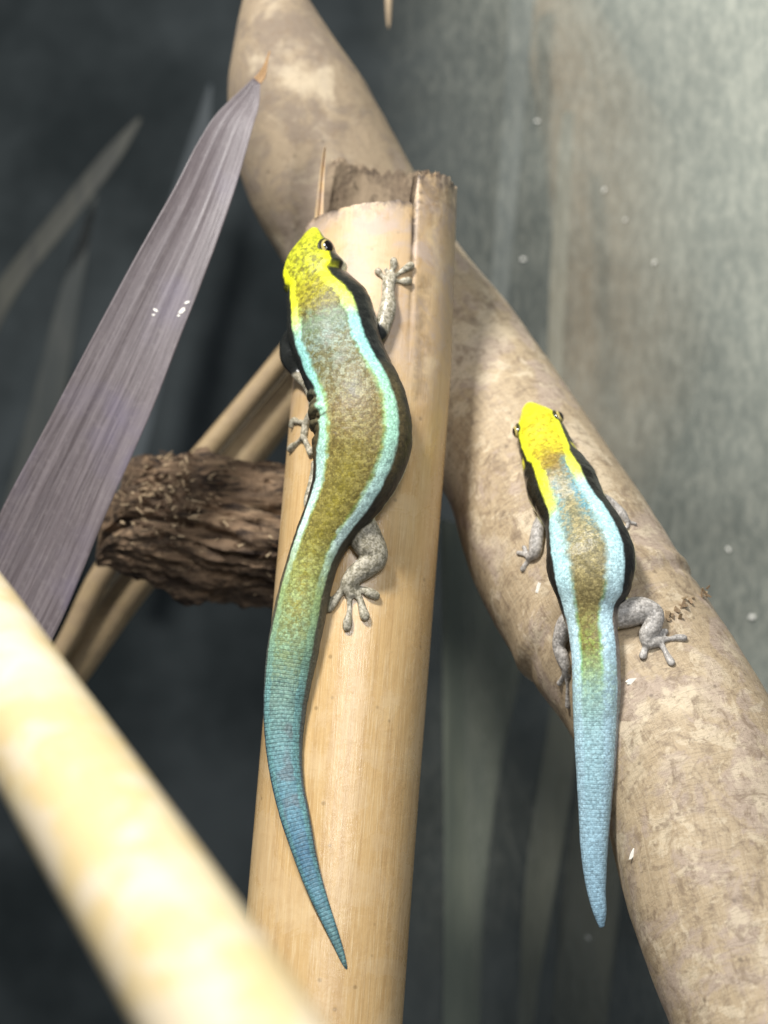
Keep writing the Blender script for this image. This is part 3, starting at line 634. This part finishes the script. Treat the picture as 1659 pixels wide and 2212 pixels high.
def colour2(py, ang, sm, co, limb):
    aa = np.abs(ang); w1 = vnoise(co, 0.9, 33.0)*5; w2 = vnoise(co, 0.35, 19.0)
    dor = {860: (224, 224, 44), 960: (222, 218, 46), 1000: (208, 192, 48), 1030: (170, 152, 58), 1048: (124, 124, 92), 1120: (126, 122, 90), 1300: (126, 112, 70), 1400: (128, 120, 66), 1440: (142, 158, 112), 1490: (150, 184, 172), 1600: (154, 190, 196), 1800: (154, 188, 202), 2010: (146, 180, 198)}
    spc = {860: (176, 160, 16), 960: (168, 146, 16), 1030: (128, 102, 40), 1080: (170, 158, 116), 1300: (176, 160, 106), 1400: (150, 176, 80), 1470: (176, 206, 160), 1560: (180, 210, 214), 2010: (150, 186, 205)}
    stp = {860: (228, 230, 44), 1040: (226, 228, 50), 1085: (226, 234, 110), 1110: (182, 222, 222), 1200: (180, 222, 224), 1300: (200, 230, 234), 1420: (192, 224, 234), 1500: (176, 208, 216), 1600: (164, 196, 208), 2010: (152, 186, 204)}
    side = {860: (214, 208, 40), 925: (210, 206, 60), 935: (60, 58, 26), 990: (36, 36, 28), 1290: (34, 33, 32), 1320: (60, 58, 56), 1340: (150, 138, 126), 1500: (150, 150, 150), 1700: (140, 150, 165), 2010: (130, 160, 180)}
    shift = np.where(ang > 0, 22.0, -18.0)
    A = tabc(dor, py+w1*2.5); ST = tabc(stp, py+shift+w1); SD = tabc(side, py); SP = tabc(spc, py)
    teal = np.exp(-((aa-19)/10)**2)*smoothstep(py+shift, 1035, 1060)*(1-smoothstep(py, 1120, 1230)); A = mixc(A, np.tile(lin((86, 150, 166)), (len(py), 1)), teal*0.85)
    grn = np.exp(-((aa-25)/4)**2)*smoothstep(py, 1230, 1300)*(1-smoothstep(py, 1440, 1490)); A = mixc(A, np.tile(lin((120, 196, 110)), (len(py), 1)), grn*0.6)
    mid = np.exp(-(ang/10)**2)*smoothstep(py, 985, 1020)*(1-smoothstep(py, 1040, 1060)); A = mixc(A, np.tile(lin((140, 112, 56)), (len(py), 1)), mid*0.6)
    inn = np.interp(py, [860, 960, 1040, 1120, 1300, 1420], [50, 40, 19, 25, 25, 27]); out = np.interp(py, [860, 925, 980, 1000, 1012, 1040, 1080, 1140, 1250, 1310, 1400, 2010], [85, 58, 50, 46, 37, 35, 39, 48, 51, 56, 66, 75])
    wd_ = 2.5+5*smoothstep(py, 1040, 1100); f = smoothstep(aa+w1*0.9, inn-wd_, inn+wd_); c = mixc(A, ST, f); bl = smoothstep(aa+w1*0.25, out-2.5, out+2.5); c = mixc(c, SD, bl)
    br = smoothstep(np.abs(py-996), 14, 4)*smoothstep(aa, 56, 60)                      # pale gap before the shoulder patch
    c = mixc(c, np.tile(lin((222, 214, 60)), (len(py), 1)), br*0.8)
    belly_in = np.interp(py, [860, 930, 1000, 1090, 1200, 1330, 1500], [92, 80, 80, 80, 82, 96, 120])
    c = mixc(c, np.tile(lin((226, 222, 164)), (len(py), 1)), smoothstep(aa, belly_in-2, belly_in+4)*(1-smoothstep(py, 1400, 1550)))
    S = np.interp(py, [860, 890, 930, 1000, 1060, 1350, 1450, 1550, 2010], [.15, .3, .8, .7, .75, .6, .7, .3, .2])*(1-f)*(1-bl)
    S = np.maximum(S, 0.35*f*(1-bl)*smoothstep(py, 1400, 1480)); S = np.maximum(S, np.where((py > 1470), 0.3, 0))
    lc = np.tile(lin((182, 176, 168)), (len(py), 1)); c = mixc(c, lc, limb); SP = mixc(SP, np.tile(lin((136, 130, 122)), (len(py), 1)), limb); S = S*(1-limb)+0.7*limb
    gl = np.full(len(py), 0.42); gl = np.where((bl > 0.5) & (py < 1100), 0.13, gl)
    return c, SP, S, gl, smoothstep(py, 1430, 1600)*0.4*(1-limb)

# ---- larger gecko
sp1 = [(680, 493, 8, -26, .85), (678, 503, 17, -26, .8), (677, 518, 28, -26, .76), (677, 540, 47, -24, .72), (675, 560, 58, -23, .70), (675, 578, 68, -22, .68), (681, 598, 74, -20, .70), (686, 618, 72, -18, .74),
       (694, 640, 80, -16, .76), (708, 668, 92, -14, .76), (716, 705, 97, -12, .76), (727, 745, 95, -11, .78), (740, 780, 94, -10, .78), (757, 820, 95, -8, .78), (774, 870, 102, -7, .78), (781, 920, 107, -8, .78), (780, 965, 107, -11, .78),
       (770, 1015, 97, -14, .78), (750, 1065, 82, -14, .80), (722, 1115, 68, -13, .82), (697, 1160, 59, -12, .84), (677, 1210, 55, -11, .86), (660, 1270, 55, -11, .88), (645, 1340, 56, -11, .90), (632, 1410, 55, -11, .90),
       (621, 1480, 50, -11, .90), (614, 1560, 44, -10, .9), (614, 1620, 39, -8, .9), (623, 1700, 34, -6, .9), (640, 1775, 31, -4, .9), (658, 1845, 25, -3, .9), (680, 1915, 20, -2, .9), (705, 1980, 15, 0, .9), (729, 2040, 10, 0, .9), (745, 2084, 5, 0, .9), (749, 2095, 3, 0, .9)]
limbs1 = [[(790, 742, 22, 22), (815, 728, 19, 20), (828, 702, 18, 16), (838, 664, 19, 14), (839, 632, 14, 9), (840, 612, 15, 6), (845, 600, 12, 5)],           # right arm
          [(660, 730, 34, 36), (638, 742, 30, 34), (632, 775, 26, 30), (644, 804, 17, 26), (670, 848, 10, 18), (674, 885, 8, 10), (662, 915, 9, 8), (657, 945, 9, 6)],              # left arm, tucked
          [(735, 1090, 26, 24), (775, 1122, 30, 24), (792, 1165, 36, 22), (808, 1203, 30, 18), (788, 1226, 25, 15), (764, 1245, 21, 11), (752, 1266, 17, 8), (757, 1280, 13, 6)],   # right leg
          [(700, 1120, 20, 16), (672, 1088, 16, 16), (676, 1050, 12, 12), (680, 1015, 9, 8)]]                                                                    # left leg, mostly hidden
toes1 = [[(835, 606, 6, 1), (825, 596, 5, 0), (817, 587, 7.5, 0)], [(843, 602, 6, 1), (846, 588, 5, 0), (850, 574, 7, 0), (850, 564, 7.5, 0)], [(847, 603, 6, 1), (860, 592, 5, 0), (876, 581, 7, 0), (887, 574, 8, 0)],
         [(848, 608, 6, 1), (862, 608, 5, 0), (875, 608, 8, 0), (883, 607, 7.5, 0)], [(840, 602, 5, 1), (836, 588, 4, 0), (834, 583, 4.5, 0)],
         [(657, 914, 7, 2), (644, 911, 6, 1), (634, 912, 8, 0), (631, 919, 7, 0)], [(655, 945, 7, 2), (643, 957, 6, 1), (634, 965, 8, 0), (628, 971, 8, 0)], [(657, 945, 7, 2), (664, 962, 6, 0), (672, 978, 8, 0)],
         [(748, 1264, 10, 1), (734, 1282, 9, 0), (722, 1299, 9, 0), (713, 1314, 8, 0)], [(754, 1275, 11, 1), (755, 1298, 7, 0), (754, 1325, 6.5, 0), (751, 1345, 9.5, 0), (750, 1354, 9, 0)],
         [(762, 1276, 10, 1), (778, 1296, 8, 0), (783, 1314, 8, 0), (788, 1330, 10, 0)], [(764, 1268, 9, 1), (782, 1274, 8, 0), (798, 1280, 10, 0), (811, 1286, 9, 0)],
         [(680, 1020, 6, 1), (678, 1005, 6, 0), (679, 1000, 6, 0)]]
def ripple1(py, ad):
    if 600 < py < 626 and abs(ad) > 34: return 1 - 0.13*math.exp(-((py-612)/6.0)**2)*min(1, (abs(ad)-34)/12)
    if 815 < py < 1010 and -115 < ad < -48:
        w_ = math.exp(-((py-885)/55)**2); k = math.sin(py*2*math.pi/36.0+0.6*math.sin(py*0.09)); e_ = min(1, (-48-ad)/14) if ad > -62 else 1
        return 1 - w_*e_*(0.08+0.22*max(0, k)**2)
    return 1.0
def fix1(s, ys):
    return ys
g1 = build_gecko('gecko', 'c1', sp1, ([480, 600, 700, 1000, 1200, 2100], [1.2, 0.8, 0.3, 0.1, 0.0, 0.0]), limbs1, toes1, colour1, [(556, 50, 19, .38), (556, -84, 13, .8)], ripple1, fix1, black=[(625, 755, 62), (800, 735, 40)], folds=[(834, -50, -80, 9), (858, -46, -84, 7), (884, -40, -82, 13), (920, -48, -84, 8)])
tag(g1, 'larger gecko with olive-brown back and long blue tail climbing the upright bamboo', 'gecko')

# ---- smaller gecko
sp2 = [(1142, 871, 6, 0, .8), (1144, 878, 15, 0, .78), (1150, 891, 26, 0, .75), (1160, 912, 44, 0, .70), (1168, 935, 52, 0, .68), (1177, 962, 57, 0, .68), (1187, 990, 61, 3, .70), (1199, 1018, 69, 6, .72), (1214, 1050, 77, 6, .74), (1229, 1080, 74, 4, .76),
       (1246, 1112, 73, 0, .78), (1260, 1145, 82, -5, .80), (1270, 1178, 90, -6, .80), (1276, 1210, 95, -6, .80), (1277, 1242, 92, -5, .80), (1276, 1275, 82, -4, .80), (1274, 1305, 66, -4, .82), (1278, 1340, 56, -8, .86),
       (1286, 1403, 52, -12, .9), (1289, 1468, 52, -12, .9), (1288, 1532, 50, -10, .9), (1287, 1651, 43, -8, .9), (1285, 1752, 35, -6, .9), (1284, 1853, 28, -4, .9), (1289, 1928, 20, 0, .9), (1297, 1979, 13, 0, .9), (1300, 2003, 6, 0, .9)]
limbs2 = [[(1210, 1105, 22, 24), (1180, 1112, 15, 20), (1166, 1130, 15, 16), (1158, 1165, 16, 14), (1153, 1195, 14, 10), (1143, 1205, 9, 6)],
          [(1285, 1080, 22, 22), (1310, 1085, 14, 18), (1328, 1098, 12, 13), (1345, 1115, 11, 9), (1352, 1124, 8, 5)],
          [(1305, 1330, 30, 24), (1345, 1325, 31, 22), (1385, 1318, 30, 20), (1408, 1326, 24, 20), (1408, 1350, 20, 18), (1396, 1372, 19, 13), (1398, 1388, 14, 9), (1418, 1386, 13, 6)],
          [(1260, 1330, 28, 22), (1225, 1345, 24, 20), (1210, 1375, 18, 18), (1206, 1392, 15, 16), (1214, 1420, 15, 13), (1222, 1445, 11, 8), (1222, 1456, 9, 5)]]
toes2 = [[(1143, 1203, 6, 1), (1130, 1197, 4.5, 0), (1119, 1194, 5, 0)], [(1144, 1207, 6, 1), (1136, 1218, 5, 0), (1129, 1229, 6, 0)], [(1145, 1204, 5, 1), (1136, 1190, 4, 0), (1132, 1182, 5, 0)],
         [(1352, 1124, 6, 1), (1362, 1129, 4, 0), (1371, 1132, 4.5, 0)], [(1352, 1124, 6, 1), (1356, 1133, 4, 0), (1353, 1140, 4.5, 0)],
         [(1398, 1388, 10, 1), (1392, 1404, 7, 0), (1388, 1416, 8, 0)], [(1424, 1386, 9, 1), (1434, 1402, 6.5, 0), (1443, 1420, 7, 0), (1449, 1430, 8, 0)], [(1424, 1383, 9, 1), (1446, 1380, 6, 0), (1464, 1377, 7, 0), (1476, 1378, 7.5, 0)],
         [(1420, 1380, 8, 1), (1430, 1371, 6, 0), (1436, 1364, 7, 0)],
         [(1221, 1455, 7, 1), (1213, 1467, 5, 0), (1208, 1476, 6, 0)], [(1223, 1457, 7, 1), (1226, 1485, 4.5, 0), (1226, 1508, 5, 0), (1227, 1524, 6.5, 0)], [(1224, 1452, 6, 1), (1230, 1460, 5, 0)]]
def fix2(s, ys):
    # past the cane's edge the tail keeps going straight, clear of the cane
    i = int(np.argmin(np.abs(s[:, 1]-1600))); out = ys.copy(); sl = (ys[i]-ys[i-40])/(s[i, 1]-s[i-40, 1])
    for k in range(i, len(ys)): out[k] = ys[i] + np.clip(sl, -3e-5, 0)*(s[k, 1]-s[i, 1])
    return out
g2 = build_gecko('gecko', 'c2', sp2, ([870, 960, 1050, 1300, 2010], [1.0, 0.7, 0.3, 0.1, 0.0]), limbs2, toes2, colour2, [(924, 70, 15.5, .28), (924, -70, 15.5, .28)], None, fix2)
tag(g2, 'smaller gecko with bright yellow head and pale blue tail on the mottled cane', 'gecko')

# ------------------------------------------------------------------ background
def plain_mat(name, a, b, scale, rough=0.7, spec=0.2, stretch=(1, 1, 1)):
    t = NT(name); mp = t.n('ShaderNodeMapping'); mp.inputs['Scale'].default_value = stretch; t.link(t.obj(), mp.inputs[0])
    c = t.mix(t.ramp(t.noise(mp.outputs[0], scale, 4, 0.6), 0.35, 0.68), rgba(a), rgba(b)); return t.done(c, rough, spec)
M_back = plain_mat('dark_backing', (28, 33, 34), (58, 63, 64), 12, 0.8, 0.1)
bw = mesh_obj('back_wall', [(-0.6, .24, -.5), (.6, .24, -.5), (.6, .24, .5), (-.6, .24, .5), (-0.6, .25, -.5), (.6, .25, -.5), (.6, .25, .5), (-.6, .25, .5)],
              [(0, 1, 2, 3), (7, 6, 5, 4), (0, 4, 5, 1), (1, 5, 6, 2), (2, 6, 7, 3), (3, 7, 4, 0)], M_back, smooth=False); tag(bw, kind='structure')
# misted side glass on the right
def mist_mat():
    t = NT('misted_glass'); o = t.obj(); mp = t.n('ShaderNodeMapping'); mp.inputs['Scale'].default_value = (1, 1, 0.42); t.link(o, mp.inputs[0])
    st = t.noise(mp.outputs[0], 560, 6, 0.72, 0.4); bl = t.noise(o, 28, 3, 0.5)
    sx = t.n('ShaderNodeSeparateXYZ'); t.link(o, sx.inputs[0])
    g = t.math('ADD', t.math('MULTIPLY', sx.outputs[0], 1.0), t.math('MULTIPLY', sx.outputs[2], 0.25))
    g = t.math('ADD', g, t.math('MULTIPLY', t.math('SUBTRACT', bl, 0.5), 0.06))
    dens = t.math('MULTIPLY', t.ramp(g, 0.025, 0.13), 0.80)
    mask = t.ramp(sx.outputs[0], -0.008, 0.022)
    dens = t.math('MULTIPLY', t.math('ADD', dens, 0.20), mask); dens = t.math('ADD', dens, t.math('MULTIPLY', t.math('MULTIPLY', t.math('SUBTRACT', st, 0.5), 0.30), mask), clamp=True)
    c = t.mix(t.ramp(st, 0.35, 0.7), rgba((142, 147, 137)), rgba((166, 168, 155)))
    t.b.inputs['Roughness'].default_value = 0.6
    t.set(t.b.inputs['Base Color'], c); t.b.inputs['Specular IOR Level'].default_value = 0.2
    tr = t.n('ShaderNodeBsdfTransparent'); mx = t.n('ShaderNodeMixShader'); t.set(mx.inputs[0], dens); t.link(tr.outputs[0], mx.inputs[1]); t.link(t.b.outputs[0], mx.inputs[2]); t.link(mx.outputs[0], t.out.inputs['Surface'])
    return t.m
M_mist = mist_mat()
pa, pb = at(760, 1106, .131), at(2300, 1106, .055)
th_ = Vector((0.0, 0.003, 0)); zt, zb = Vector((0, 0, .28)), Vector((0, 0, -.28))
gp = mesh_obj('glass_pane', [pa+zb, pb+zb, pb+zt, pa+zt], [(0, 1, 2, 3)], M_mist, smooth=False); tag(gp, 'large misted glass pane of the terrarium behind the mottled cane', 'glass pane')
def bleaf(rows, c1, c2, label, fold=0.15):
    t_ = plain_mat('dim_leaf', c1, c2, 160, 0.6, 0.3, (1, 1, 0.2))
    o = strip_leaf('strap_leaf', rows, t_, None, 50, 10, fold, 0.0005); tag(o, label, 'leaf'); return o
D = .115
bleaf([(950, 1120, 1150, 1180, D), (955, 1350, 1130, 1420, D), (958, 1600, 1085, 1640, D), (960, 1900, 1050, 1920, D), (955, 2260, 1035, 2270, D), (950, 2500, 1030, 2500, D)], (104, 110, 98), (122, 126, 110), 'broad blurred grey-green strap leaf right of the upright bamboo')
bleaf([(1215, 1380, 1262, 1400, D), (1170, 1650, 1240, 1670, D), (1135, 1900, 1200, 1920, D), (1118, 2230, 1150, 2240, D), (1110, 2500, 1140, 2500, D)], (110, 112, 98), (126, 126, 108), 'narrow blurred grey strap leaf below the smaller gecko')
bleaf([(1270, 1600, 1330, 1620, .12), (1220, 1900, 1340, 1910, .12), (1190, 2240, 1310, 2240, .12), (1180, 2500, 1300, 2500, .12)], (92, 94, 84), (108, 108, 94), 'dim blurred leaf behind the small gecko tail')
bleaf([(-90, 730, -40, 800, .19), (-5, 610, 25, 655, .19), (130, 440, 165, 470, .19), (250, 300, 275, 318, .19), (300, 252, 306, 258, .19)], (46, 47, 43), (62, 62, 54), 'thin dim olive leaf slanting behind the purple leaf', 0.05)  # this and the next two leaves: dim light put into dark base colours
bleaf([(452, 180, 458, 182, .20), (400, 330, 450, 340, .20), (330, 560, 400, 580, .20), (270, 860, 340, 880, .20), (220, 1100, 280, 1110, .20)], (52, 58, 60), (64, 70, 72), 'faint grey upright leaf behind the purple leaf tip', 0.05)
bleaf([(205, 420, 210, 420, .2), (140, 600, 180, 600, .2), (60, 900, 130, 910, .2), (-20, 1200, 60, 1210, .2)], (48, 52, 50), (62, 64, 60), 'faint olive leaf in the dark beside the purple leaf edge', 0.05)
# twig hanging at the top
M_tw = plain_mat('twig', (150, 132, 108), (176, 156, 128), 200)
CN = dict(CANES); tw = None
tw = edge_tube([(831, -160, 847, -160, .075), (832, -60, 847, -60, .075), (833, 20, 846, 20, .075), (836, 52, 843, 52, .075), (838, 62, 841, 62, .075)], 30, 12, M_tw, 'twig', None); tag(tw, 'thin tan twig tip hanging into the dark gap above the bamboo', 'twig')
# stand-in cane for the mottled cane's glass reflection; reeds behind the misted glass
M_mirrored = cane_mat('mirrored_bamboo', (142, 116, 84), (164, 138, 104), (84, 70, 54), (116, 96, 74), 0.7, 0.5, 0.6, 0.2)
tw = edge_tube([(1110, -200, 1200, -240, .16), (1130, 20, 1270, -40, .16), (1160, 240, 1380, 170, .16), (1185, 430, 1475, 340, .16), (1210, 610, 1530, 550, .165), (1200, 830, 1500, 830, .17), (1140, 1040, 1400, 1080, .175)], 80, 40, M_mirrored, 'mirrored_cane', None, bump3)
tag(tw, 'brown cane added as the reflection of the mottled cane in the misted glass', 'bamboo cane')
bleaf([(1215, 240, 1240, 240, .128), (1195, 480, 1230, 480, .126), (1185, 700, 1220, 700, .124), (1178, 900, 1205, 900, .122)], (112, 104, 86), (130, 120, 98), 'narrow pale reed behind the misted glass in front of the mirrored cane', 0.05)
bleaf([(1105, -60, 1160, -60, .14), (1085, 300, 1130, 300, .14), (1060, 640, 1100, 640, .14), (1045, 960, 1075, 960, .14)], (70, 75, 74), (86, 90, 88), 'dull grey upright strip leaf left of the mirrored cane', 0.05)

pn = (pb - pa).cross(Vector((0, 0, 1)))
for (px, py, l) in [(1413, 567, .0005), (1160, 262, .0005), (1305, 410, .0005), (1350, 475, .0004), (1573, 1186, .0006), (1625, 1332, .0008), (1270, 2025, .0006), (1130, 560, .0006)]:
    d = at(px, py, 0) - ORI; q = ORI + d * ((pa - ORI).dot(pn) / d.dot(pn)); o = flake(px, py, q.y - 0.0004, l, l*0.5, 1.2 + px % 3, gp); o.name = 'speck'
